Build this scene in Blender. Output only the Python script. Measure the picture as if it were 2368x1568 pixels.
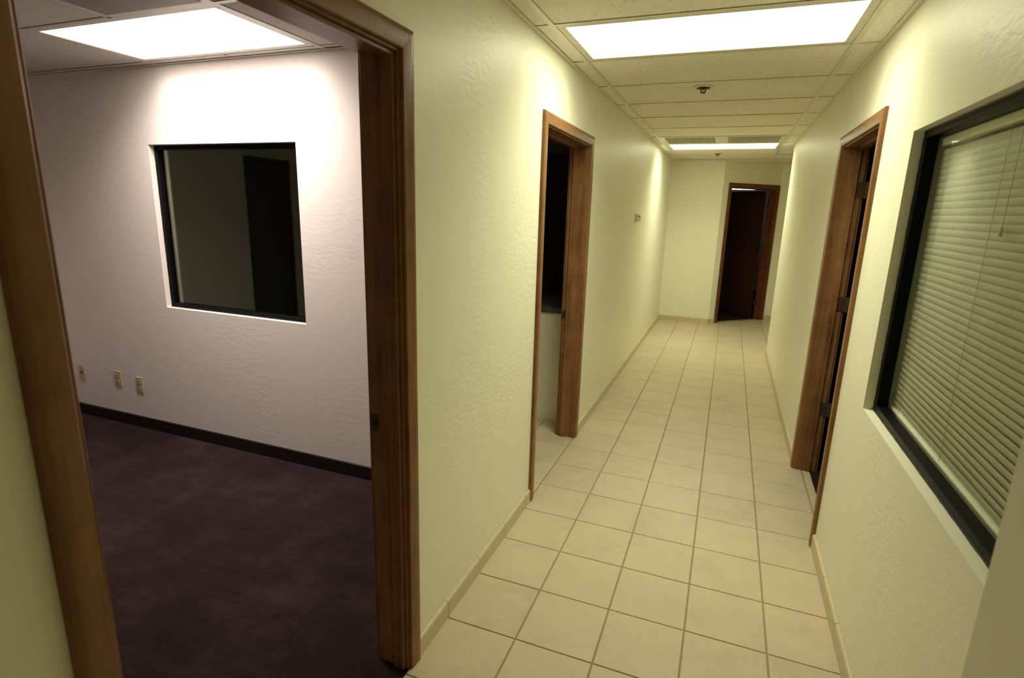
import bpy, bmesh, math, random
from mathutils import Vector, Matrix
random.seed(7)
scene = bpy.context.scene
for o in list(bpy.data.objects): bpy.data.objects.remove(o, do_unlink=True)
COL = scene.collection

# ------------------------------------------------------------------ camera
YAW, PITCH, ROLL = -0.36463, -0.23112, 0.028724
cy, sy, cp, sp = math.cos(YAW), math.sin(YAW), math.cos(PITCH), math.sin(PITCH)
fwd = Vector((sy*cp, cy*cp, sp)); rgt = Vector((cy, -sy, 0)); up = rgt.cross(fwd)
r2 = rgt*math.cos(ROLL) + up*math.sin(ROLL); u2 = -rgt*math.sin(ROLL) + up*math.cos(ROLL)
cam = bpy.data.cameras.new('camera'); cam.sensor_width = 36; cam.lens = 1274.73/2368*36
cam.clip_start = 0.02
cam.dof.use_dof = True; cam.dof.focus_distance = 3.4; cam.dof.aperture_fstop = 4.5
camo = bpy.data.objects.new('camera', cam); COL.objects.link(camo)
M = Matrix((r2, u2, -fwd)).transposed().to_4x4(); M.translation = Vector((0.885, 0.0, 1.581))
camo.matrix_world = M
scene.camera = camo

# ------------------------------------------------------------------ world, light, exposure
w = bpy.data.worlds.new('world'); scene.world = w; w.use_nodes = True
w.node_tree.nodes['Background'].inputs[0].default_value = (0.02, 0.022, 0.026, 1)
w.node_tree.nodes['Background'].inputs[1].default_value = 0.2
vs = scene.view_settings
vs.view_transform = 'Standard'; vs.look = 'None'; vs.gamma = 1; vs.use_curve_mapping = False
vs.exposure = 0.0
HALL_LIGHT = (0.95, 0.95, 0.655); HALL_POWER = 7.0; HALL_WATT = 13.0
ROOM_LIGHT = (1.0, 0.86, 0.76); ROOM_POWER = 6.0; ROOM_WATT = 24.0
SPREAD = math.radians(135)
try:
    scene.cycles.max_bounces = 14; scene.cycles.diffuse_bounces = 8
except Exception: pass

# ------------------------------------------------------------------ dimensions
CZ = 2.3374                       # ceiling
XL, XR = 0.0, 1.435               # hall walls
WT = 0.12                         # wall thickness
TX, TY, TY0 = 0.29573, 0.29894, 1.66982
GX0, GX1, GY0, GS = 0.0928, 1.312, 2.44405, 0.6096
YB = 8.61; XD = 0.727; YD2 = 9.395; XD2 = XD + (YD2 - YB)
YC = 6.95                         # outer corner of right wall
ROOM_Y = 2.49; ROOM_XW = -3.82; ROOM_YF = -0.9
S45 = math.sqrt(.5)

# ------------------------------------------------------------------ materials
MATS = {}
def newmat(name):
    m = bpy.data.materials.new(name); m.use_nodes = True; MATS[name] = m
    nt = m.node_tree; b = nt.nodes['Principled BSDF']
    return m, nt, b
def N(nt, t, **kw):
    n = nt.nodes.new(t)
    for k, v in kw.items():
        if k in n.inputs: n.inputs[k].default_value = v
        else: setattr(n, k, v)
    return n
def L(nt, a, b): nt.links.new(a, b)
def ramp(nt, fac, stops):
    r = N(nt, 'ShaderNodeValToRGB'); e = r.color_ramp.elements
    while len(e) < len(stops): e.new(0.5)
    for el, (p, c) in zip(e, stops):
        el.position = p; el.color = (*c, 1) if len(c) == 3 else c
    L(nt, fac, r.inputs[0]); return r.outputs[0]
def pos(nt): return N(nt, 'ShaderNodeNewGeometry').outputs['Position']
def objc(nt): return N(nt, 'ShaderNodeTexCoord').outputs['Object']
def mapping(nt, vec, scale):
    m = N(nt, 'ShaderNodeMapping'); m.inputs['Scale'].default_value = scale; L(nt, vec, m.inputs[0]); return m.outputs[0]
def noise(nt, vec, scale, detail=3, rough=.5, out=0):
    n = N(nt, 'ShaderNodeTexNoise', Scale=scale, Detail=detail, Roughness=rough); L(nt, vec, n.inputs['Vector']); return n.outputs[out]
def bump(nt, b, h, strength, dist=.002):
    n = N(nt, 'ShaderNodeBump', Strength=strength, Distance=dist); L(nt, h, n.inputs['Height']); L(nt, n.outputs[0], b.inputs['Normal'])
def addm(nt, a, b, op='ADD'):
    n = N(nt, 'ShaderNodeMath', operation=op)
    for i, x in enumerate((a, b)):
        if isinstance(x, (int, float)): n.inputs[i].default_value = x
        else: L(nt, x, n.inputs[i])
    return n.outputs[0]

def paint(name, col, rough=.42, spec=.5, bs=.35):
    m, nt, b = newmat(name); p = pos(nt)
    n1 = noise(nt, p, 9, 4, .6); n2 = noise(nt, p, 120, 2, .5)
    v = N(nt, 'ShaderNodeTexNoise', Scale=28, Detail=3, Roughness=.55); L(nt, mapping(nt, p, (.6, .6, 1.7)), v.inputs['Vector'])
    kn = ramp(nt, v.outputs[0], [(.46, (0, 0, 0)), (.56, (1, 1, 1))])
    mask = ramp(nt, noise(nt, p, 1.7, 2), [(.45, (0.15, 0.15, 0.15)), (.62, (1, 1, 1))])
    h = addm(nt, addm(nt, kn, mask, 'MULTIPLY'), addm(nt, n2, .35, 'MULTIPLY'))
    bump(nt, b, h, bs, .0015)
    c = ramp(nt, n1, [(.3, tuple(x*.97 for x in col)), (.7, col)])
    L(nt, c, b.inputs['Base Color']); b.inputs['Roughness'].default_value = rough
    b.inputs['Specular IOR Level'].default_value = spec
    return m
PAINT_HALL = paint('paint_hall', (.85, .835, .685))
PAINT_ROOM = paint('paint_room', (.84, .785, .75), rough=.6, spec=.3, bs=.17)
PAINT_FAR = paint('paint_far_room', (.62, .64, .65), rough=.7, spec=.2)
PAINT_UNLIT = paint('paint_unlit_shade', (.16, .155, .145), rough=.7, spec=.2)  # darkness of the unlit rooms put into the wall colour

def simple(name, col, rough=.5, metal=0, spec=.5):
    m, nt, b = newmat(name)
    n = noise(nt, objc(nt), 40, 2)
    L(nt, ramp(nt, n, [(.3, tuple(x*.92 for x in col)), (.7, col)]), b.inputs['Base Color'])
    b.inputs['Roughness'].default_value = rough; b.inputs['Metallic'].default_value = metal
    b.inputs['Specular IOR Level'].default_value = spec
    return m

def wood(name, scale, dark=1.0, red=1.0):
    m, nt, b = newmat(name); p = objc(nt)
    q = mapping(nt, p, scale)
    g = noise(nt, q, 22, 5, .62); g2 = noise(nt, q, 90, 3, .5); blot = noise(nt, p, 7, 3, .6)
    k = addm(nt, addm(nt, g, .6, 'MULTIPLY'), addm(nt, addm(nt, g2, .15, 'MULTIPLY'), addm(nt, blot, .3, 'MULTIPLY')))
    c = ramp(nt, k, [(.34, (.105*dark, .042*dark, .019*dark)), (.50, (.212*dark, .099*dark, .043*dark)), (.68, (.31*dark, .155*dark, .066*dark))])
    hs = N(nt, 'ShaderNodeMix', data_type='RGBA', blend_type='MULTIPLY'); hs.inputs[0].default_value = 1; L(nt, c, hs.inputs[6]); hs.inputs[7].default_value = (1, red, red, 1)
    L(nt, hs.outputs[2], b.inputs['Base Color'])
    b.inputs['Roughness'].default_value = .33; b.inputs['Specular IOR Level'].default_value = .22
    bump(nt, b, g2, .12, .0006)
    return m
WOOD_V = wood('stained_wood_upright', (1, 1, .06)); WOOD_H = wood('stained_wood_level', (.06, 1, 1))
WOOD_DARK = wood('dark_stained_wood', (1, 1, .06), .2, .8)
RED_V = wood('reddish_wood_upright', (1, 1, .06), .62, .68); RED_H = wood('reddish_wood_level', (.06, 1, 1), .62, .68)
BASE_DARK = simple('dark_base_wood', (.012, .008, .009), .4)

def tile_mat():
    m, nt, b = newmat('beige_floor_tile'); p = pos(nt)
    oi = N(nt, 'ShaderNodeObjectInfo').outputs['Random']
    n1 = noise(nt, p, 5.5, 5, .6); n2 = noise(nt, p, 26, 4, .65); n3 = noise(nt, p, 260, 1)
    k = addm(nt, addm(nt, n1, .6, 'MULTIPLY'), addm(nt, addm(nt, n2, .3, 'MULTIPLY'), addm(nt, oi, .12, 'MULTIPLY')))
    c = ramp(nt, k, [(.34, (.49, .435, .31)), (.5, (.57, .485, .35)), (.66, (.62, .505, .365))])
    mx = N(nt, 'ShaderNodeMix', data_type='RGBA')
    L(nt, ramp(nt, n3, [(.24, (.7, .7, .7)), (.30, (0, 0, 0))]), mx.inputs[0])
    L(nt, c, mx.inputs[6]); mx.inputs[7].default_value = (.30, .24, .15, 1)
    L(nt, mx.outputs[2], b.inputs['Base Color'])
    b.inputs['Roughness'].default_value = .42; b.inputs['Specular IOR Level'].default_value = .4
    bump(nt, b, n2, .12, .001)
    return m
TILE = tile_mat()
GROUT = simple('grout', (.36, .275, .16), .9)
BTILE = simple('beige_base_tile', (.63, .53, .36), .4)

def carpet():
    m, nt, b = newmat('plum_carpet'); p = pos(nt)
    n1 = noise(nt, p, 2.4, 7, .66); n2 = noise(nt, mapping(nt, p, (.35, 7, 1)), 3.0, 6, .7); n3 = noise(nt, p, 320, 2)
    k = addm(nt, addm(nt, n1, .62, 'MULTIPLY'), addm(nt, addm(nt, n2, .16, 'MULTIPLY'), addm(nt, n3, .22, 'MULTIPLY')))
    c = ramp(nt, k, [(.33, (.016, .010, .0108)), (.5, (.029, .0182, .0190)), (.68, (.062, .0415, .0395))])
    L(nt, c, b.inputs['Base Color']); b.inputs['Roughness'].default_value = 1; b.inputs['Specular IOR Level'].default_value = .05
    bump(nt, b, n3, .8, .004)
    return m
CARPET = carpet()

def acoustic(name, col):
    m, nt, b = newmat(name); p = pos(nt)
    n1 = noise(nt, p, 130, 3, .7); n2 = noise(nt, p, 64, 4, .7); n3 = noise(nt, p, 4, 2)
    spots = ramp(nt, addm(nt, addm(nt, n1, .55, 'MULTIPLY'), addm(nt, n2, .45, 'MULTIPLY')), [(.385, (1, 1, 1)), (.415, (0, 0, 0))])
    base = ramp(nt, n3, [(.3, tuple(x*.95 for x in col)), (.7, col)])
    mx = N(nt, 'ShaderNodeMix', data_type='RGBA'); L(nt, spots, mx.inputs[0]); L(nt, base, mx.inputs[6])
    mx.inputs[7].default_value = (*[x*.36 for x in col], 1)
    L(nt, mx.outputs[2], b.inputs['Base Color']); b.inputs['Roughness'].default_value = .95
    b.inputs['Specular IOR Level'].default_value = .1
    bump(nt, b, n1, .3, .001)
    return m
ACOUSTIC = acoustic('acoustic_panel', (.88, .845, .74))
ACOUSTIC_SHADED = acoustic('shaded_acoustic_panel', (.62, .60, .565))  # same panel as the hall, weaker office ceiling light put into its colour
TEE = simple('tee_enamel', (.76, .72, .60), .35)
TEE_SHADED = simple('shaded_tee_enamel', (.58, .56, .53), .35)  # hall tee enamel darkened in colour to go with the shaded office panels
PLENUM = simple('plenum', (.012, .011, .009), .9)
BLACK_METAL = simple('black_aluminium', (.005, .005, .006), .4, spec=.07)
CAULK = simple('black_caulk', (.006, .006, .007), .5)
BRONZE = simple('aged_bronze', (.085, .060, .040), .36, .35)
CHROME = simple('dull_chrome', (.42, .41, .38), .28, 1)
DARKMETAL = simple('dark_brass', (.05, .042, .028), .35, .8)
IVORY = simple('ivory_plastic', (.56, .44, .26), .4)
IVORY_D = simple('slot_brown', (.05, .035, .02), .6)
PLATE_W = simple('hall_plastic', (.80, .76, .62), .45)
SLATE = simple('slate_door', (.026, .032, .036), .5)
LAMINATE = simple('dark_laminate', (.075, .08, .075), .45)
SLAT = simple('cream_slat', (.90, .89, .75), .42)
CORD = simple('cord', (.42, .39, .26), .8)
FIXT = simple('white_enamel', (.70, .68, .60), .4)
ALU = simple('aluminium_grid', (.80, .77, .66), .35, .2)

def emis(name, col, power):
    m, nt, b = newmat(name)
    b.inputs['Base Color'].default_value = (.8, .8, .8, 1)
    b.inputs['Emission Color'].default_value = (*col, 1); b.inputs['Emission Strength'].default_value = power
    n = noise(nt, objc(nt), 300, 1); bump(nt, b, n, .1, .001)
    return m
GLOW_HALL = emis('hall_diffuser', HALL_LIGHT, HALL_POWER)
GLOW_ROOM = emis('room_diffuser', ROOM_LIGHT, ROOM_POWER)
GLOW_TUBE = emis('fluorescent_tube', (.93, .96, 1.0), 7.0)

def glass(name, tint, f0=.05, f90=.95, gloss=(1, 1, 1)):
    m = bpy.data.materials.new(name); m.use_nodes = True; nt = m.node_tree; nt.nodes.clear()
    out = N(nt, 'ShaderNodeOutputMaterial'); tr = N(nt, 'ShaderNodeBsdfTransparent'); tr.inputs[0].default_value = (*tint, 1)
    gl = N(nt, 'ShaderNodeBsdfGlossy'); gl.inputs['Roughness'].default_value = .015; gl.inputs[0].default_value = (*gloss, 1)
    lw = N(nt, 'ShaderNodeLayerWeight'); f5 = addm(nt, lw.outputs['Facing'], 5.0, 'POWER')
    fr = addm(nt, addm(nt, f5, f90, 'MULTIPLY'), f0)
    mx = N(nt, 'ShaderNodeMixShader'); L(nt, fr, mx.inputs[0]); L(nt, tr.outputs[0], mx.inputs[1]); L(nt, gl.outputs[0], mx.inputs[2])
    L(nt, mx.outputs[0], out.inputs[0]); return m
GLASS_CLEAR = glass('clear_glass', (.95, .97, .94), .022, .35); GLASS_TINT = glass('tinted_glass', (.66, .67, .62), .10, .95, (.93, 1, .80))

def perforated():
    m, nt, b = newmat('perforated_metal'); p = mapping(nt, objc(nt), (1, 1, 0))
    v = N(nt, 'ShaderNodeTexVoronoi', Scale=95.0, Randomness=0.0); L(nt, p, v.inputs['Vector'])
    L(nt, ramp(nt, v.outputs['Distance'], [(.30, (.012, .012, .012)), (.36, (.36, .33, .29))]), b.inputs['Base Color'])
    b.inputs['Roughness'].default_value = .5
    return m
PERF = perforated()

# ------------------------------------------------------------------ mesh helpers
def box(bm, x0, x1, y0, y1, z0, z1, bev=0):
    m = Matrix.Translation(((x0+x1)/2, (y0+y1)/2, (z0+z1)/2)) @ Matrix.Diagonal((x1-x0, y1-y0, z1-z0, 1))
    vs_ = bmesh.ops.create_cube(bm, size=1, matrix=m)['verts']
    if bev:
        es = list({e for v in vs_ for e in v.link_edges})
        bmesh.ops.bevel(bm, geom=es, offset=bev, segments=1, affect='EDGES')
def cyl(bm, p0, p1, r0, r1=None, seg=16):
    p0, p1 = Vector(p0), Vector(p1); d = p1-p0
    m = Matrix.Translation((p0+p1)/2) @ d.to_track_quat('Z', 'Y').to_matrix().to_4x4()
    bmesh.ops.create_cone(bm, cap_ends=True, segments=seg, radius1=r0, radius2=r0 if r1 is None else r1, depth=d.length, matrix=m)
def lathe(bm, prof, seg=24, c=(0, 0, 0)):
    rings = []
    for r, z in prof:
        rings.append([bm.verts.new((c[0]+r*math.cos(2*math.pi*i/seg), c[1]+r*math.sin(2*math.pi*i/seg), c[2]+z)) for i in range(seg)])
    for a, b in zip(rings, rings[1:]):
        for i in range(seg): bm.faces.new((a[i], a[(i+1) % seg], b[(i+1) % seg], b[i]))
    bm.faces.new(rings[0][::-1]); bm.faces.new(rings[-1])
def prism(bm, poly, z0, z1, cham=0):
    # vertical prism of a convex polygon, chamfered upper rim
    a = [bm.verts.new((x, y, z0)) for x, y in poly]
    rows = [a]
    if cham:
        cx = sum(p[0] for p in poly)/len(poly); cyy = sum(p[1] for p in poly)/len(poly)
        rows.append([bm.verts.new((x, y, z1-cham)) for x, y in poly])
        rows.append([bm.verts.new((x+(cx-x)/max(abs(cx-x), 1e-6)*cham if abs(cx-x) > 1e-6 else x, y+(cyy-y)/max(abs(cyy-y), 1e-6)*cham if abs(cyy-y) > 1e-6 else y, z1)) for x, y in poly])
    else: rows.append([bm.verts.new((x, y, z1)) for x, y in poly])
    n = len(poly)
    for p, q in zip(rows, rows[1:]):
        for i in range(n): bm.faces.new((p[i], p[(i+1) % n], q[(i+1) % n], q[i]))
    bm.faces.new(a[::-1]); bm.faces.new(rows[-1])
def BM(): return bmesh.new()
def obj(name, bm, mat, parent=None, smooth=False, loc=None):
    bmesh.ops.recalc_face_normals(bm, faces=bm.faces)
    me = bpy.data.meshes.new(name); bm.to_mesh(me); bm.free()
    if mat: me.materials.append(mat)
    if smooth:
        me.polygons.foreach_set('use_smooth', [True]*len(me.polygons))
        try: me.set_sharp_from_angle(angle=math.radians(35))
        except Exception: pass
    o = bpy.data.objects.new(name, me); COL.objects.link(o)
    if parent: o.parent = parent
    if loc: o.location = loc
    return o
def bobj(name, dims, mat, parent=None, bev=0):
    bm = BM(); box(bm, *dims, bev); return obj(name, bm, mat, parent)
def empty(name, loc=(0, 0, 0), rz=0):
    o = bpy.data.objects.new(name, None); o.empty_display_size = .1; COL.objects.link(o)
    o.location = loc; o.rotation_euler = (0, 0, rz); return o
def tag(o, label, cat=None, group=None, kind=None):
    if label: o['label'] = label
    if cat: o['category'] = cat
    if group: o['group'] = group
    if kind: o['kind'] = kind
    return o
def struct(o, label, cat): return tag(o, label, cat, kind='structure')
def instance(src, parent=None, loc=None):
    o = src.copy(); COL.objects.link(o); o.parent = parent
    if loc is not None: o.location = loc
    return o
def clip(poly, a, b, c):
    # keep a*x+b*y<=c
    out = []
    for i in range(len(poly)):
        p, q = poly[i], poly[(i+1) % len(poly)]; dp = a*p[0]+b*p[1]-c; dq = a*q[0]+b*q[1]-c
        if dp <= 0: out.append(p)
        if dp*dq < 0:
            t = dp/(dp-dq); out.append((p[0]+(q[0]-p[0])*t, p[1]+(q[1]-p[1])*t))
    return out
def area(poly): return abs(sum(p[0]*q[1]-q[0]*p[1] for p, q in zip(poly, poly[1:]+poly[:1])))/2

def wall(name, label, loc, rz, x0, x1, t, openings, mat, h=CZ+.11):
    bm = BM(); cuts = sorted({x0, x1, *[v for o in openings for v in o[:2]]})
    for a, b in zip(cuts, cuts[1:]):
        zs = [(o[2], o[3]) for o in openings if o[0] <= a+1e-6 and o[1] >= b-1e-6]
        z = 0
        for q in sorted(zs):
            if q[0] > z: box(bm, a, b, 0, t, z, q[0])
            z = q[1]
        if z < h: box(bm, a, b, 0, t, z, h)
    o = obj(name, bm, mat); o.location = loc; o.rotation_euler = (0, 0, rz)
    return struct(o, label, 'wall')

# ------------------------------------------------------------------ walls
JT = .018     # jamb board thickness
D1 = (.4945, 1.390, 1.986); D2 = (2.703, 3.600, 1.980); D3 = (2.857, 3.730, 1.970); D4 = (.169, 1.036, 1.972)
def cut(d): return (d[0]-JT, d[1]+JT, 0, d[2]+JT)
R90 = math.pi/2
wall('wall_left', 'cream painted hallway wall on the left with two door openings', (XL, 0, 0), R90, -2.5, YB+WT, WT, [cut(D1), cut(D2)], PAINT_HALL)
W2 = (1.230, 2.362, .875, 1.880)
# right wall: local x runs toward -y
wall('wall_right', 'cream painted hallway wall on the right with doorway and interior window', (XR, 0, 0), -R90, -YC, -.824, WT,
     [(-D3[1]-JT, -D3[0]+JT, 0, D3[2]+JT), (-W2[1], -W2[0], W2[2], W2[3])], PAINT_HALL)
wall('wall_near_right', 'shaded grey cream wall corner at the right edge, nearest the camera', (1.25, 0, 0), -R90, -.824, 2.5, .305, [], PAINT_HALL)
wall('wall_back', 'plain cream wall closing the far end of the hallway', (0, YB, 0), 0, -.12, XD, WT, [], PAINT_HALL)
wall('wall_angled', 'cream wall set at an angle around the far dark doorway', (XD, YB, 0), math.pi/4, 0, (YD2-YB)/S45, WT, [cut(D4)], PAINT_HALL)
wall('wall_far', 'narrow strip of cream wall right of the far doorway', (XD2, YD2, 0), 0, 0, 1.8, WT, [], PAINT_HALL)
wall('wall_side_passage', 'cream end wall of the side passage, around the far corner', (3.2, 0, 0), -R90, -YD2-.1, -YC, WT, [], PAINT_HALL)
wall('wall_passage', 'cream wall of the side passage behind the right corner', (3.3, YC, 0), math.pi, 0, 3.3-XR-WT, WT, [], PAINT_HALL)
wall('wall_behind', 'cream hallway wall behind the camera', (1.7, -2.5, 0), math.pi, 0, 1.9, WT, [], PAINT_HALL)
W1 = (-2.475, -1.345, .897, 1.902)
wall('wall_room', 'pinkish white office wall with the dark interior window', (0, ROOM_Y, 0), 0, ROOM_XW-WT, -WT, WT, [W1], PAINT_ROOM)
wall('wall_room_left', 'white office side wall holding the closet door', (ROOM_XW, 0, 0), R90, ROOM_YF-WT, ROOM_Y, WT, [(-.02, .61, 0, 2.04)], PAINT_ROOM)
wall('wall_room_front', 'white office wall near the camera side', (-WT, ROOM_YF, 0), math.pi, 0, -WT-ROOM_XW, WT, [], PAINT_ROOM)
# dim rooms
wall('wall_store_back', 'wall at the back of the unlit counter room, darkness in its paint', (-3.9, 7.6, 0), 0, 0, 3.9-WT, WT, [], PAINT_UNLIT)
wall('wall_store_left', 'side wall of the unlit counter room, darkness in its paint', (-3.9, 0, 0), R90, ROOM_Y+WT, 7.7, WT, [], PAINT_UNLIT)
wall('wall_blind_room', 'far wall of the unlit room behind the blind', (4.2, 0, 0), -R90, -YC+WT, .6, WT, [], PAINT_UNLIT)
wall('wall_blind_front', 'near wall of the unlit room behind the blind', (4.3, -.6, 0), math.pi, 0, 2.8, WT, [], PAINT_UNLIT)
wall('wall_far_room_back', 'back wall of the dim room beyond the far doorway', (-.8, 13.2, 0), 0, 0, 4.6, WT, [], PAINT_FAR)
wall('wall_far_room_left', 'left wall of the dim room beyond the far doorway', (-.7, 0, 0), R90, YB+WT, 13.2, WT, [], PAINT_FAR)
wall('wall_far_room_right', 'right wall of the dim room beyond the far doorway', (3.6, 0, 0), -R90, -13.2, -YD2-WT, WT, [], PAINT_FAR)

# ------------------------------------------------------------------ floors
fl = bobj('floor', (-.0, 3.2, -2.5, 9.5, -.06, -.004), GROUT); struct(fl, 'beige square tiled hallway floor with tan grout', 'floor')
fr_ = bobj('floor_room', (ROOM_XW, -.004, ROOM_YF, ROOM_Y, -.06, 0.004), CARPET); struct(fr_, 'dark plum office carpet with faint vacuum marks', 'floor')
fs = bobj('floor_store', (-3.9, -.001, ROOM_Y+WT, 7.6, -.06, -.004), GROUT); struct(fs, 'beige tiled floor inside the dark counter room doorway', 'floor')
fb = bobj('floor_blind_room', (1.527, 4.2, -.6, YC-WT, -.06, .003), CARPET); struct(fb, 'dark carpet inside the right doorway', 'floor')
bm = BM(); prism(bm, [(XD-.02, YB+.14), (XD2-.08, YD2+.06), (3.6, 9.53), (3.6, 13.2), (-.7, 13.2), (-.7, YB+.14)], -.05, .002)
ff = obj('floor_far_room', bm, CARPET); struct(ff, 'dark carpet in the room beyond the far doorway', 'floor')
G = .0028
def tiles(parent, cells, keep, base_name='floor_tile'):
    full = None; n = 0
    for (i, j) in cells:
        x0, x1 = i*TX+G*1.2, (i+1)*TX-G*1.2; y0, y1 = TY0+j*TY+G*.8, TY0+(j+1)*TY-G*.8
        poly = [(x0, y0), (x1, y0), (x1, y1), (x0, y1)]
        for h in keep(i, j): poly = clip(poly, *h) if len(poly) > 2 else poly
        if len(poly) < 3 or area(poly) < .0004: continue
        n += 1
        dz = random.uniform(-.0004, .0004)
        if abs(area(poly)-(x1-x0)*(y1-y0)) < 1e-6:
            if full is None:
                bm = BM(); prism(bm, [(0, 0), (x1-x0, 0), (x1-x0, y1-y0), (0, y1-y0)], -.008, 0, .0012)
                full = obj(base_name, bm, TILE, parent); o = full
            else: o = instance(full, parent)
            o.location = (x0, y0, dz)
        else:
            bm = BM(); prism(bm, [(x-x0, y-y0) for x, y in poly], -.008, 0, .0012)
            o = obj(base_name, bm, TILE, parent); o.location = (x0, y0, dz)
    return n
diag = (-S45, S45, (-XD+YB)*S45)
def keep_hall(i, j):
    y1 = TY0+(j+1)*TY; yc = TY0+(j+.5)*TY; K = [(0, 1, YB-.0), (-1, 0, 0)]
    if yc > 7.0: K = [(1, 0, 3.2), (0, 1, YB)] if i <= 2 else [diag, (1, 0, 3.2), (0, 1, YD2)]
    else:
        lim = XR
        if D3[0]-.15 < yc < D3[1]+.15: lim = 1.481-.002
        K.append((1, 0, lim))
    return K
n1 = tiles(fl, [(i, j) for j in range(-9, 27) for i in range(0, 5)] + [(i, j) for j in range(18, 27) for i in range(5, 11)], keep_hall)
bm = BM(); prism(bm, [(0, 0), (3*TX-G-XD-.002, 0), (3*TX-G-XD-.002, 3*TX-G-XD-.002)], -.008, 0, .001); o = obj('floor_tile', bm, TILE, fl); o.location = (XD+.002, YB, 0)
# threshold pieces in the right doorway
for j in range(3, 8):
    y0, y1 = max(TY0+j*TY+G, D3[0]-.0), min(TY0+(j+1)*TY-G, D3[1])
    if y1-y0 < .01: continue
    bm = BM(); prism(bm, [(0, 0), (.040, 0), (.040, y1-y0), (0, y1-y0)], -.008, 0, .001); o = obj('floor_tile', bm, TILE, fl); o.location = (1.484, y0, 0)
n2 = tiles(fs, [(i, j) for j in range(3, 8) for i in range(-7, 0)], lambda i, j: [(0, 1, 3.86), (0, -1, -ROOM_Y-WT), (1, 0, -.0)])

# ------------------------------------------------------------------ tile baseboards
BH, BT = .076, .012
def baseboard(name, label, loc, rz, x0, x1, phase):
    """local x along wall, tiles proud toward -y"""
    root = bobj(name, (x0, x1, -.004, 0, 0, BH-.004), GROUT); root.location = loc; root.rotation_euler = (0, 0, rz)
    struct(root, label, 'baseboard')
    k = math.floor((x0-phase)/TY); shared = None
    while phase+k*TY < x1:
        a, b = max(x0, phase+k*TY+.0015), min(x1, phase+(k+1)*TY-.0015); k += 1
        if b-a < .012: continue
        def mk(Ln):
            bm = BM(); pr = [(-.0005, 0), (-BT, 0), (-BT, BH-.010), (-BT*.72, BH-.003), (-.0005, BH)]
            A = [bm.verts.new((0, y, z)) for y, z in pr]; B = [bm.verts.new((Ln, y, z)) for y, z in pr]
            for i in range(5): bm.faces.new((A[i], A[(i+1) % 5], B[(i+1) % 5], B[i]))
            bm.faces.new(A[::-1]); bm.faces.new(B); return bm
        if abs(b-a-(TY-.003)) < 1e-6:
            if shared is None: shared = obj('baseboard_tile', mk(b-a), BTILE, root); o = shared
            else: o = instance(shared, root)
        else: o = obj('baseboard_tile', mk(b-a), BTILE, root)
        o.location = (a, 0, 0)
CW = .0565; RV = .0075
phL = TY0 % TY
baseboard('baseboard_left', 'beige tile baseboard between the two left doorways', (XL, 0, 0), R90, D1[1]+RV+CW, D2[0]-RV-CW, phL)
baseboard('baseboard_left_far', 'long beige tile baseboard running to the far left corner', (XL, 0, 0), R90, D2[1]+RV+CW, YB, phL)
baseboard('baseboard_left_near', 'beige tile baseboard before the office doorway', (XL, 0, 0), R90, -2.4, D1[0]-RV-CW, phL)
baseboard('baseboard_right', 'beige tile baseboard below the blind window', (XR, 0, 0), -R90, -D3[0]+RV+CW, -.83, -TY0 % TY + .12)
baseboard('baseboard_right_far', 'beige tile baseboard past the right doorway', (XR, 0, 0), -R90, -YC, -D3[1]-RV-CW, -TY0 % TY)
baseboard('baseboard_back', 'beige tile baseboard along the far end wall', (0, YB, 0), 0, .01, XD, 0)
baseboard('baseboard_angled', 'short beige base tile left of the far doorway', (XD, YB, 0), math.pi/4, 0, D4[0]-RV-CW, 0)
baseboard('baseboard_far', 'beige tile baseboard right of the far doorway', (XD2, YD2, 0), 0, 0.01, 1.68, .09)
bb = bobj('baseboard_room', (ROOM_XW, -WT-.0, ROOM_Y-.013, ROOM_Y, .003, .086), BASE_DARK, bev=.003); struct(bb, 'near black wooden baseboard along the office wall', 'baseboard')
bb = bobj('baseboard_room_left', (ROOM_XW, ROOM_XW+.013, .68, ROOM_Y-.014, .003, .086), BASE_DARK, bev=.003); struct(bb, 'near black wooden baseboard beside the office closet door', 'baseboard')

# ------------------------------------------------------------------ ceilings
def ceiling(name, label, slab, xs, ys, skip, clips=(), ACOUSTIC=ACOUSTIC, TEE=TEE):
    c = bobj(name, slab, PLENUM); struct(c, label, 'ceiling')
    shared = {}
    for xi, (a, b) in enumerate(zip(xs, xs[1:])):
        for yi, (p, q) in enumerate(zip(ys, ys[1:])):
            if skip and skip((a+b)/2, (p+q)/2): continue
            poly = [(a+.003, p+.003), (b-.003, p+.003), (b-.003, q-.003), (a+.003, q-.003)]
            A0 = area(poly)
            for h in clips: poly = clip(poly, *h) if len(poly) > 2 else poly
            if len(poly) < 3 or area(poly) < .0015: continue
            key = (round(b-a, 4), round(q-p, 4)); z = random.uniform(.003, .0055)
            if abs(area(poly)-A0) < 1e-6:
                if key not in shared:
                    bm = BM(); box(bm, 0, b-a-.006, 0, q-p-.006, 0, .015); shared[key] = o = obj('ceiling_panel', bm, ACOUSTIC, c)
                else: o = instance(shared[key], c)
            else:
                bm = BM(); prism(bm, [(x-a-.003, y-p-.003) for x, y in poly], 0, .015); o = obj('ceiling_panel', bm, ACOUSTIC, c)
            o.location = (a+.003, p+.003, CZ+z)
    x0, x1, y0, y1 = xs[0], xs[-1], ys[0], ys[-1]
    for x in xs[1:-1]: bobj('main_runner', (x-.012, x+.012, y0, 1.8092 if abs(x+1.717) < 1e-3 else y1, CZ, CZ+.0016), TEE, c)
    for y in ys[1:-1]:
        for a, b in zip(xs, xs[1:]):
            bobj('cross_tee', (a+.012 if a > x0 else a, b-.012 if b < x1 else b, y-.011, y+.011, CZ+.0004, CZ+.0018), TEE, c)
    return c
ysH = [-2.5] + [GY0+GS*k for k in range(-8, 8)]
yend = GY0+GS*8
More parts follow.
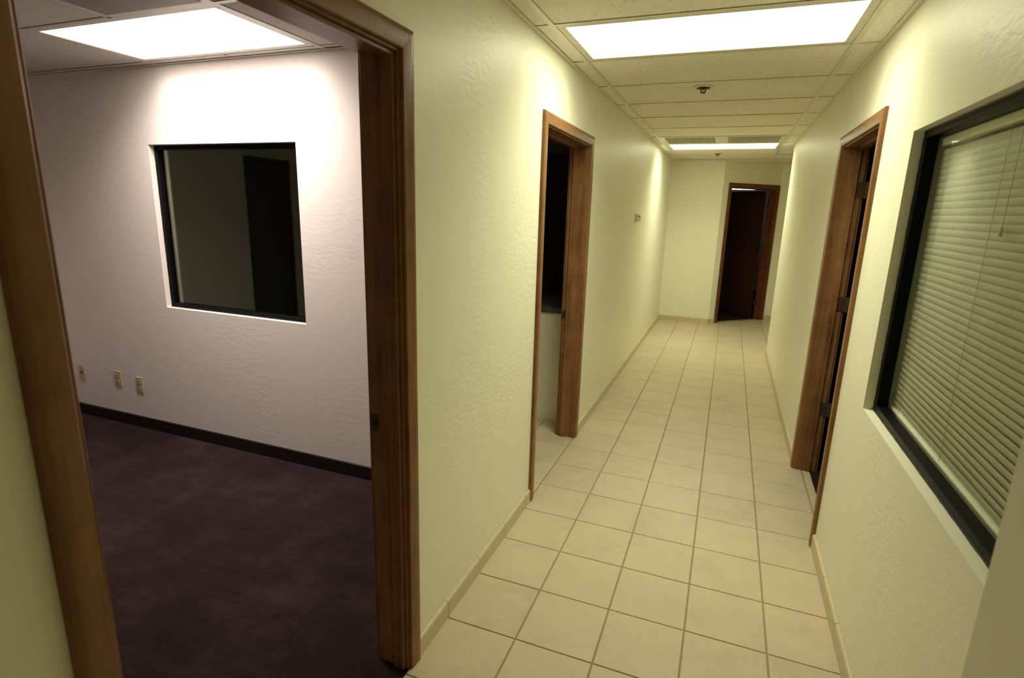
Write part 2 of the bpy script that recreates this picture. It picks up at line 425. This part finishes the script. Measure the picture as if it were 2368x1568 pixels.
def skip_hall(x, y):
    return (GX0 < x < GX1) and ((GY0 < y < GY0+GS) or (GY0+6*GS < y < GY0+8*GS))
ceilH = ceiling('ceiling', 'suspended hallway ceiling of speckled acoustic panels', (-.0, 3.2, -2.5, 9.4, CZ+.09, CZ+.12), [.0, GX0, GX1, XR],
        ysH + [yend], skip_hall)
ceiling('ceiling_end', 'suspended ceiling over the far end of the hallway', (-.0, 3.2, yend, 9.4, CZ+.07, CZ+.085), [.0, GX0, GX1, GX1+1.2192, 3.2],
        [yend, yend+GS, yend+2*GS, yend+3*GS, yend+4*GS], None, clips=((0, 1, YD2),))
for nm, d in (('wall_angle', (0, .022, -2.5, YB, CZ-.001, CZ+.0012)), ('wall_angle', (XR-.022, XR, .83, YC, CZ-.001, CZ+.0012)), ('wall_angle', (.022, XD, YB-.02, YB, CZ-.001, CZ+.0012))):
    bobj(nm, d, TEE, ceilH)
# passage ceiling beside light two, right of the corner
bobj('passage_panel', (XR+.002, 3.2, YC+.002, yend, CZ+.001, CZ+.016), ACOUSTIC, ceilH)
RX = [-3.82, -3.546, -2.3265, -1.717, -1.1073, -.12]
RYs = [-.9, -.01, .6, 1.2106, 1.8202, 2.4298, 2.49]
def skip_room(x, y):
    return (-2.3265 < x < -1.1073 and 1.8202 < y < 2.4298) or (-1.717 < x < -1.1073 and 1.2106 < y < 1.8202)
ceilR = ceiling('ceiling_room', 'suspended office ceiling of speckled panels, greyed for weaker light', (ROOM_XW, -WT, ROOM_YF, ROOM_Y, CZ+.09, CZ+.12), RX, RYs, skip_room, (), ACOUSTIC_SHADED, TEE_SHADED)
bobj('wall_angle', (ROOM_XW, -WT, ROOM_Y-.022, ROOM_Y, CZ-.001, CZ+.0012), TEE, ceilR)
for nm, d, lb in (('ceiling_store', (-3.9, -WT, ROOM_Y+WT, 7.6, CZ, CZ+.05), 'ceiling of the unlit counter room'),
                  ('ceiling_blind_room', (XR+WT, 4.2, -.6, YC-WT, CZ, CZ+.05), 'ceiling of the unlit room behind the blind')):
    struct(bobj(nm, d, ACOUSTIC), lb, 'ceiling')
bm = BM(); prism(bm, [(XD-.02, YB+.14), (XD2-.08, YD2+.08), (3.6, 9.53), (3.6, 13.2), (-.7, 13.2), (-.7, YB+.14)], CZ, CZ+.05)
struct(obj('ceiling_far_room', bm, ACOUSTIC), 'ceiling of the dim room beyond the far doorway', 'ceiling')

# ------------------------------------------------------------------ ceiling fixtures
def troffer(loc, glow, label, col, watt, wx=1.2192, wy=.6096, fl_=.036):
    t = tag(empty('ceiling_light', (loc[0], loc[1], CZ)), label, 'ceiling light', 'recessed fluorescent ceiling lights')
    X, Y = wx/2-.011, wy/2-.011; bm = BM()
    for d in ((-X, X, -Y, -Y+fl_), (-X, X, Y-fl_, Y), (-X, -X+fl_, -Y+fl_, Y-fl_), (X-fl_, X, -Y+fl_, Y-fl_)):
        box(bm, *d, .0022, .012, .002)
    obj('frame', bm, FIXT, t)
    bobj('diffuser', (-X+fl_, X-fl_, -Y+fl_, Y-fl_, .006, .009), glow, t)
    bm = BM(); box(bm, -X+.01, X-.01, -Y+.01, Y-.01, .012, .075); obj('housing', bm, FIXT, t)
    ld = bpy.data.lights.new('lamp', 'AREA'); ld.shape = 'RECTANGLE'; ld.size = 2*(X-fl_); ld.size_y = 2*(Y-fl_); ld.energy = watt; ld.color = col; ld.spread = SPREAD
    lo = bpy.data.objects.new('lamp', ld); COL.objects.link(lo); lo.parent = t; lo.location = (0, 0, .004)
    return t
LCX = (GX0+GX1)/2
troffer((LCX, GY0+GS/2), GLOW_HALL, 'bright recessed ceiling light panel over the near hallway', HALL_LIGHT, HALL_WATT)
troffer((LCX, GY0+6.5*GS+GS), GLOW_HALL, 'small looking recessed light panel at the far hallway end', HALL_LIGHT, HALL_WATT)
troffer((-1.7169, 2.125), GLOW_ROOM, 'bright recessed ceiling light panel inside the office', ROOM_LIGHT, ROOM_WATT)

def eggcrate(cx, cyy, label):
    t = tag(empty('ceiling_vent', (cx, cyy, CZ)), label, 'air vent', 'eggcrate ceiling vents'); H = GS/2-.012; F = .05
    bm = BM()
    for d in ((-H, H, -H, -H+F), (-H, H, H-F, H), (-H, -H+F, -H+F, H-F), (H-F, H, -H+F, H-F)): box(bm, *d, .001, .009, .001)
    obj('frame', bm, TEE, t)
    bm = BM(); n = 28
    for k in range(1, n):
        p = -H+F+(2*H-2*F)*k/n
        box(bm, p-.0013, p+.0013, -H+F, H-F, .0005, .009)
        if k % 2 == 0: box(bm, -H+F, H-F, p-.0014, p+.0014, .0005, .012)
    c = obj('eggcrate_core', bm, ALU, t); c['kind'] = 'stuff'
    bobj('duct_box', (-H+.01, H-.01, -H+.01, H-.01, .045, .07), PLENUM, t)
bobj('cross_tee', (GX0+GS-.012, GX0+GS+.012, GY0+6*GS+.011, GY0+7*GS-.011, CZ+.0004, CZ+.0018), TEE, ceilH)
eggcrate(GX0+GS/2, GY0+6.5*GS, 'left square eggcrate vent before the far hallway light')
eggcrate(GX0+GS*1.5, GY0+6.5*GS, 'right square eggcrate vent before the far hallway light')
t = tag(empty('ceiling_vent', (-1.41215, 1.5154, CZ)), 'grey perforated square air vent beside the office light', 'air vent')
H = GS/2-.012
bobj('perforated_plate', (-H+.02, H-.02, -H+.02, H-.02, -.002, .004), PERF, t)
bm = BM()
for d in ((-H, H, -H, -H+.02), (-H, H, H-.02, H), (-H, -H+.02, -H+.02, H-.02), (H-.02, H, -H+.02, H-.02)): box(bm, *d, .0, .006)
obj('frame', bm, FIXT, t)

def sprinkler(x, y, label):
    t = tag(empty('fire_sprinkler', (x, y, CZ)), label, 'sprinkler', 'ceiling fire sprinklers')
    bm = BM(); lathe(bm, [(.060, .003), (.060, .0005), (.056, -.003), (.044, -.004), (.042, .0)]); obj('escutcheon', bm, TEE, t, True)
    bm = BM(); lathe(bm, [(.042, -.0035), (.041, -.0055), (.022, -.010), (.016, -.010)]); obj('cup', bm, CAULK, t, True)
    bm = BM(); lathe(bm, [(.016, -.009), (.016, -.012), (.012, -.014), (.007, -.015)]); obj('body', bm, CHROME, t, True)
    for s in (-1, 1):
        bm = BM(); cyl(bm, (s*.014, 0, -.011), (s*.015, 0, -.021), .0032, seg=8); cyl(bm, (s*.015, 0, -.0205), (0, 0, -.030), .0030, seg=8); obj('frame_arm', bm, DARKMETAL, t, True)
    bm = BM(); cyl(bm, (0, 0, -.014), (0, 0, -.029), .0026, seg=8); obj('bulb', bm, CHROME, t, True)
    bm = BM(); lathe(bm, [(.004, -.028), (.017, -.031), (.017, -.033), (.003, -.034)]); obj('deflector', bm, DARKMETAL, t, True)
sprinkler(.639, 3.80, 'dark chrome sprinkler head beyond the near hallway light')
sprinkler(.636, 7.75, 'small sprinkler head beyond the far hallway light')

# ------------------------------------------------------------------ door frames
PROF = [(0, 0), (0, .0115), (.0025, .0140), (.010, .0150), (.038, .0175), (.050, .0172), (.0545, .0148), (CW, .0095), (CW, 0)]
def casings(root, hw, h, sgn, base, WOOD_V=WOOD_V, WOOD_H=WOOD_H):
    """three mitred casing boards; sgn -1 faces -y (hall), base is y of wall face"""
    n = len(PROF)
    for s in (-1, 1):
        bm = BM(); A = []; B = []
        for wd, t in PROF:
            x = s*(hw+RV+wd); y = base+sgn*t
            A.append(bm.verts.new((x, y, 0.002))); B.append(bm.verts.new((x, y, h+RV+wd)))
        for i in range(n): bm.faces.new((A[i], A[(i+1) % n], B[(i+1) % n], B[i]))
        bm.faces.new(A); bm.faces.new(B[::-1]); obj('side_casing', bm, WOOD_V, root, True)
    bm = BM(); A = []; B = []
    for wd, t in PROF:
        z = h+RV+wd; y = base+sgn*t
        A.append(bm.verts.new((-(hw+RV+wd), y, z))); B.append(bm.verts.new(((hw+RV+wd), y, z)))
    for i in range(n): bm.faces.new((A[i], A[(i+1) % n], B[(i+1) % n], B[i]))
    bm.faces.new(A); bm.faces.new(B[::-1]); obj('head_casing', bm, WOOD_H, root, True)
def door_frame(name, label, loc, rz, wd, h, stop, back=True, WOOD_V=WOOD_V, WOOD_H=WOOD_H):
    r = empty(name, loc, rz); struct(r, label, 'door frame'); hw = wd/2
    for s in (-1, 1):
        a, b = sorted((s*hw, s*(hw+JT))); bobj('jamb', (a, b, -.001, WT+.001, .002, h+JT), WOOD_V, r, .0012)
        a, b = sorted((s*hw, s*(hw-.011))); bobj('door_stop', (a, b, stop[0], stop[1], .004, h), WOOD_V, r, .0015)
    bobj('head_jamb', (-hw, hw, -.001, WT+.001, h, h+JT), WOOD_H, r, .0012)
    bobj('head_stop', (-hw+.011, hw-.011, stop[0], stop[1], h-.011, h), WOOD_H, r, .0015)
    casings(r, hw, h, -1, 0, WOOD_V, WOOD_H)
    if back: casings(r, hw, h, 1, WT, WOOD_V, WOOD_H)
    return r
def strike(root, x, s, y0, z, hgt=.057, dark=BRONZE):
    # plate on jamb face at local x, facing -s
    a, b = sorted((x, x-s*.0022)); p = bobj('strike_plate', (a, b, y0, y0+.034, z-hgt/2, z+hgt/2), dark, root, .0006)
    a, b = sorted((x-s*.0018, x-s*.0027)); bobj('latch_hole', (a, b, y0+.004, y0+.020, z-.013, z+.011), CAULK, p)
    for k in (-1, 1):
        bm = BM(); cyl(bm, (x-s*.0016, y0+.013, z+k*.021), (x-s*.0030, y0+.013, z+k*.021), .0042, seg=10); obj('screw', bm, CAULK, p)
def ctr(d): return (d[0]+d[1])/2, d[1]-d[0]
c, wd = ctr(D1); d1 = door_frame('door_1', 'brown stained wood door frame opening into the office', (XL, c, 0), R90, wd, D1[2], (.010, .050))
strike(d1, wd/2, 1, .090, .907)
c, wd = ctr(D2); d2 = door_frame('door_2', 'brown stained wood door frame in the middle of the left wall', (XL, c, 0), R90, wd, D2[2], (.068, .100))
strike(d2, wd/2, 1, .100, .888, .06)
c, wd = ctr(D3); d3 = door_frame('door_3', 'brown stained wood door frame in the right wall', (XR, c, 0), -R90, wd, D3[2], (.056, .090))
sC, wd4 = ctr(D4); d4 = door_frame('door_4', 'reddish brown door frame at the far end of the hall', (XD+sC*S45, YB+sC*S45, 0), math.pi/4, wd4, D4[2], (.05, .075), True, RED_V, RED_H)

def hinge(root, x, s, y, z):
    """hinge leaf on the jamb face (local x, facing -s) with barrel at room side"""
    a, b = sorted((x, x-s*.003)); p = bobj('hinge', (a, b, y-.046, y+.012, z-.044, z+.044), BRONZE, root, .0006)
    bm = BM(); cyl(bm, (x-s*.005, y+.016, z-.046), (x-s*.005, y+.016, z+.046), .0065, seg=12); obj('barrel', bm, BRONZE, p, True)
    for dy, dz in ((-.030, .028), (-.012, .010), (-.030, -.010), (-.012, -.030)):
        bm = BM(); cyl(bm, (x-s*.0025, y+dy, z+dz), (x-s*.0036, y+dy, z+dz), .0040, seg=8); obj('screw', bm, CHROME, p)
for z in (1.742, 1.085, .425): hinge(d3, -(D3[1]-D3[0])/2, -1, .128, z)
for z in (1.742, 1.00, .26): hinge(d4, wd4/2, 1, .118, z)

def door_leaf(name, label, hinge_xy, ang, width, height, mat):
    """leaf runs along local +x from the hinge, thickness in local y"""
    r = tag(empty(name, (*hinge_xy, 0.012), ang), label, 'door')
    bobj('slab', (.004, width, -.022, .022, 0, height), mat, r, .0015)
    for s in (-1, 1):
        bm = BM(); cyl(bm, (width-.065, s*.022, .92), (width-.065, s*.026, .92), .032, seg=20); k = obj('rose', bm, BRONZE, r, True)
        bm = BM(); cyl(bm, (width-.065, s*.026, .92), (width-.065, s*.046, .92), .010, seg=14); cyl(bm, (width-.065, s*.046, .92), (width-.065, s*.075, .92), .022, .025, seg=18); obj('knob', bm, BRONZE, k, True)
    return r
# right doorway leaf: hinge on far jamb, swung into the dark room
door_leaf('door_leaf', 'open dark wood door inside the right doorway', (XR+WT+.052, D3[1]-.006), math.radians(3), D3[1]-D3[0]-.006, D3[2]-.02, WOOD_V)
hx = XD+D4[1]*S45-(WT+.024)*S45; hy = YB+D4[1]*S45+(WT+.024)*S45
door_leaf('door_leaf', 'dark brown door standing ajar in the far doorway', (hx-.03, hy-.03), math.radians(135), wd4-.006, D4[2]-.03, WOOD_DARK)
# closet door of the office, seen mirrored in the office window
cl = empty('door_5', (ROOM_XW, .295, 0), R90); struct(cl, 'dark narrow closet door in the office, mirrored in the window', 'door')
bobj('slab', (-.285, .285, .02, .055, .01, 2.0), SLATE, cl, .002); bobj('side_casing', (-.314, -.286, -.012, .06, 0, 2.04), BASE_DARK, cl); bobj('side_casing', (.286, .314, -.012, .06, 0, 2.04), BASE_DARK, cl)
bobj('head_casing', (-.286, .286, -.012, .06, 2.001, 2.04), BASE_DARK, cl)

# ------------------------------------------------------------------ windows
def window(name, label, loc, rz, x0, x1, z0, z1, y0, y1, gl, bar=.030):
    r = empty(name, loc, rz); struct(r, label, 'window')
    bobj('side_frame', (x0, x0+bar, y0, y1, z0, z1), BLACK_METAL, r, .002); bobj('side_frame', (x1-bar, x1, y0, y1, z0, z1), BLACK_METAL, r, .002)
    bobj('head_frame', (x0+bar, x1-bar, y0, y1, z1-bar, z1), BLACK_METAL, r, .002); bobj('sill_frame', (x0+bar, x1-bar, y0, y1, z0, z0+bar), BLACK_METAL, r, .002)
    # uneven caulk bead round the frame
    for k, (ax, lo, hi) in enumerate((('x', x0, x1), ('x', x0, x1), ('z', z0, z1), ('z', z0, z1))):
        bm = BM(); n = 60; prev = None
        for i in range(n+1):
            s = lo+(hi-lo)*i/n; e = .002+random.uniform(0, .0013)
            if k == 0: q = [(s, y0-e, z0+.0004), (s, y0+.002, z0+.0004), (s, y0+.002, z0+.007)]
            elif k == 1: q = [(s, y0-e, z1-.0004), (s, y0+.002, z1-.0004), (s, y0+.002, z1-.007)]
            elif k == 2: q = [(x0+.0004, y0-e, s), (x0+.0004, y0+.002, s), (x0+.007, y0+.002, s)]
            else: q = [(x1-.0004, y0-e, s), (x1-.0004, y0+.002, s), (x1-.007, y0+.002, s)]
            cur = [bm.verts.new(v) for v in q]
            if prev:
                for a in range(3): bm.faces.new((prev[a], prev[(a+1) % 3], cur[(a+1) % 3], cur[a]))
            prev = cur
        obj('caulk_bead', bm, CAULK, r)
    bobj('pane', (x0+bar-.004, x1-bar+.004, (y0+y1)/2+.004, (y0+y1)/2+.009, z0+bar-.004, z1-bar+.004), gl, r)
    return r
window('window_1', 'dark glass interior window with black frame in the office wall', (0, ROOM_Y, 0), 0, *W1[:2], *W1[2:], .037, .075, GLASS_TINT, .026)
window('window_2', 'interior window with black frame and blind in the right wall', (XR, 0, 0), -R90, -W2[1], -W2[0], *W2[2:], .034, .072, GLASS_CLEAR, .026)

# ------------------------------------------------------------------ venetian blind
vb = tag(empty('venetian_blind', (XR+.093, (W2[0]+W2[1])/2, W2[2]), -R90), 'closed cream venetian blind behind the right window glass', 'blind')
hw = (W2[1]-W2[0])/2-.012; ztop = W2[3]-W2[2]
bobj('head_rail', (-hw, hw, -.012, .012, ztop-.052, ztop-.026), SLAT, vb, .002)
bobj('bottom_rail', (-hw, hw, -.011, .011, .018, .030), SLAT, vb, .003)
bm = BM(); n = 6; th = math.radians(73); rows = []
for i in range(n+1):
    u = -.0125+.025*i/n; cr = .0036*(1-(u/.0125)**2)
    # hall side edge high: along-slat direction (y,z)
    y = u*math.cos(th)-cr*math.sin(th); z = -u*math.sin(th)-cr*math.cos(th)
    rows.append((bm.verts.new((-hw, y, z)), bm.verts.new((hw, y, z))))
for a, b in zip(rows, rows[1:]): bm.faces.new((a[0], a[1], b[1], b[0]))
bmesh.ops.solidify(bm, geom=list(bm.faces), thickness=.0004)
slat0 = obj('slat', bm, SLAT, vb, True); z = .046; first = True
while z < ztop-.058:
    o = slat0 if first else instance(slat0, vb); first = False
    o.location = (random.uniform(-.002, .002), 0, z); z += .0215
for x in (-hw+.10, 0.0-.03, hw-.10):
    bm = BM(); cyl(bm, (x, -.0085, .025), (x, -.0085, ztop-.03), .0007, seg=6); obj('ladder_cord', bm, CORD, vb)
    bm = BM(); cyl(bm, (x+.004, .0085, .025), (x+.004, .0085, ztop-.03), .0007, seg=6); obj('ladder_cord', bm, CORD, vb)
bm = BM(); cyl(bm, (.052, -.014, .69), (.052, -.014, ztop-.03), .0008, seg=6); k = obj('lift_cord', bm, CORD, vb)
bm = BM(); lathe(bm, [(.002, .012), (.004, 0), (.005, -.012)], 10, (.052, -.014, .685)); obj('tassel', bm, CORD, k, True)

# ------------------------------------------------------------------ wall plates
def plate(x, z, label, holes):
    p = empty('wall_plate', (x, ROOM_Y, z)); tag(p, label, 'outlet')
    bm = BM(); box(bm, -.033, .033, -.006, -.0005, -.056, .056, .0022); obj('cover_plate', bm, IVORY, p)
    for dz in holes:
        bm = BM(); box(bm, -.0165, .0165, -.0085, -.0055, dz-.014, dz+.014, .003); rc = obj('receptacle', bm, IVORY, p)
        for sx in (-.0065, .0065): bobj('slot', (sx-.0014, sx+.0014, -.0092, -.0082, dz-.001, dz+.008), IVORY_D, rc)
        bm = BM(); cyl(bm, (0, -.0082, dz-.007), (0, -.0092, dz-.007), .0028, seg=10); obj('ground_hole', bm, IVORY_D, rc)
    if not holes:
        bobj('jack', (-.009, .009, -.009, -.0055, -.010, .008), IVORY_D, p)
    bm = BM(); cyl(bm, (0, -.005, 0 if holes else .03), (0, -.0072, 0 if holes else .03), .0035, seg=10); obj('screw', bm, CHROME, p)
plate(-3.434, .330, 'ivory jack plate farthest left, beside the door casing', [])
plate(-3.046, .333, 'ivory duplex outlet plate, middle of the three on the office wall', [-.021, .021])
plate(-2.829, .318, 'ivory duplex outlet plate nearest below the office window', [-.021, .021])

th_ = tag(empty('thermostat', (XL, 5.675, 1.53), R90), 'small beige thermostat box on the left wall past the second doorway', 'thermostat')
bobj('back_plate', (-.062, .062, -.008, -.0005, -.042, .042), PLATE_W, th_, .002)
bobj('cover', (-.055, .055, -.034, -.008, -.037, .037), PLATE_W, th_, .004)
bobj('dial_window', (-.04, .04, -.0352, -.0335, .006, .024), LAMINATE, th_); bobj('lever', (.02, .03, -.04, -.033, -.02, -.008), IVORY_D, th_)

# ------------------------------------------------------------------ counter room furniture
hwl = bobj('wall_counter', (-1.7, -WT-.004, 3.862, 3.962, -.004, .842), PAINT_HALL); struct(hwl, 'low grey cream half wall seen through the second doorway', 'wall')
ct = bobj('countertop', (-1.72, -WT-.006, 3.848, 4.46, .8425, .884), LAMINATE, bev=.004); tag(ct, 'dark grey counter slab on the low half wall', 'counter')

# ------------------------------------------------------------------ far room strip light
t = tag(empty('strip_light', (1.03, 12.0, 2.085)), 'thin white fluorescent strip glimpsed over the far dark door', 'ceiling light')
bobj('channel', (-.36, .36, -.05, .05, .022, .07), FIXT, t, .003)
bm = BM(); cyl(bm, (-.34, 0, .008), (.34, 0, .008), .014, seg=14); obj('tube', bm, GLOW_TUBE, t, True)
for s in (-1, 1):
    bm = BM(); cyl(bm, (s*.25, 0, .07), (s*.25, 0, CZ-2.085), .004, seg=8); obj('hanger_rod', bm, CHROME, t)
print('tiles', n1, n2)
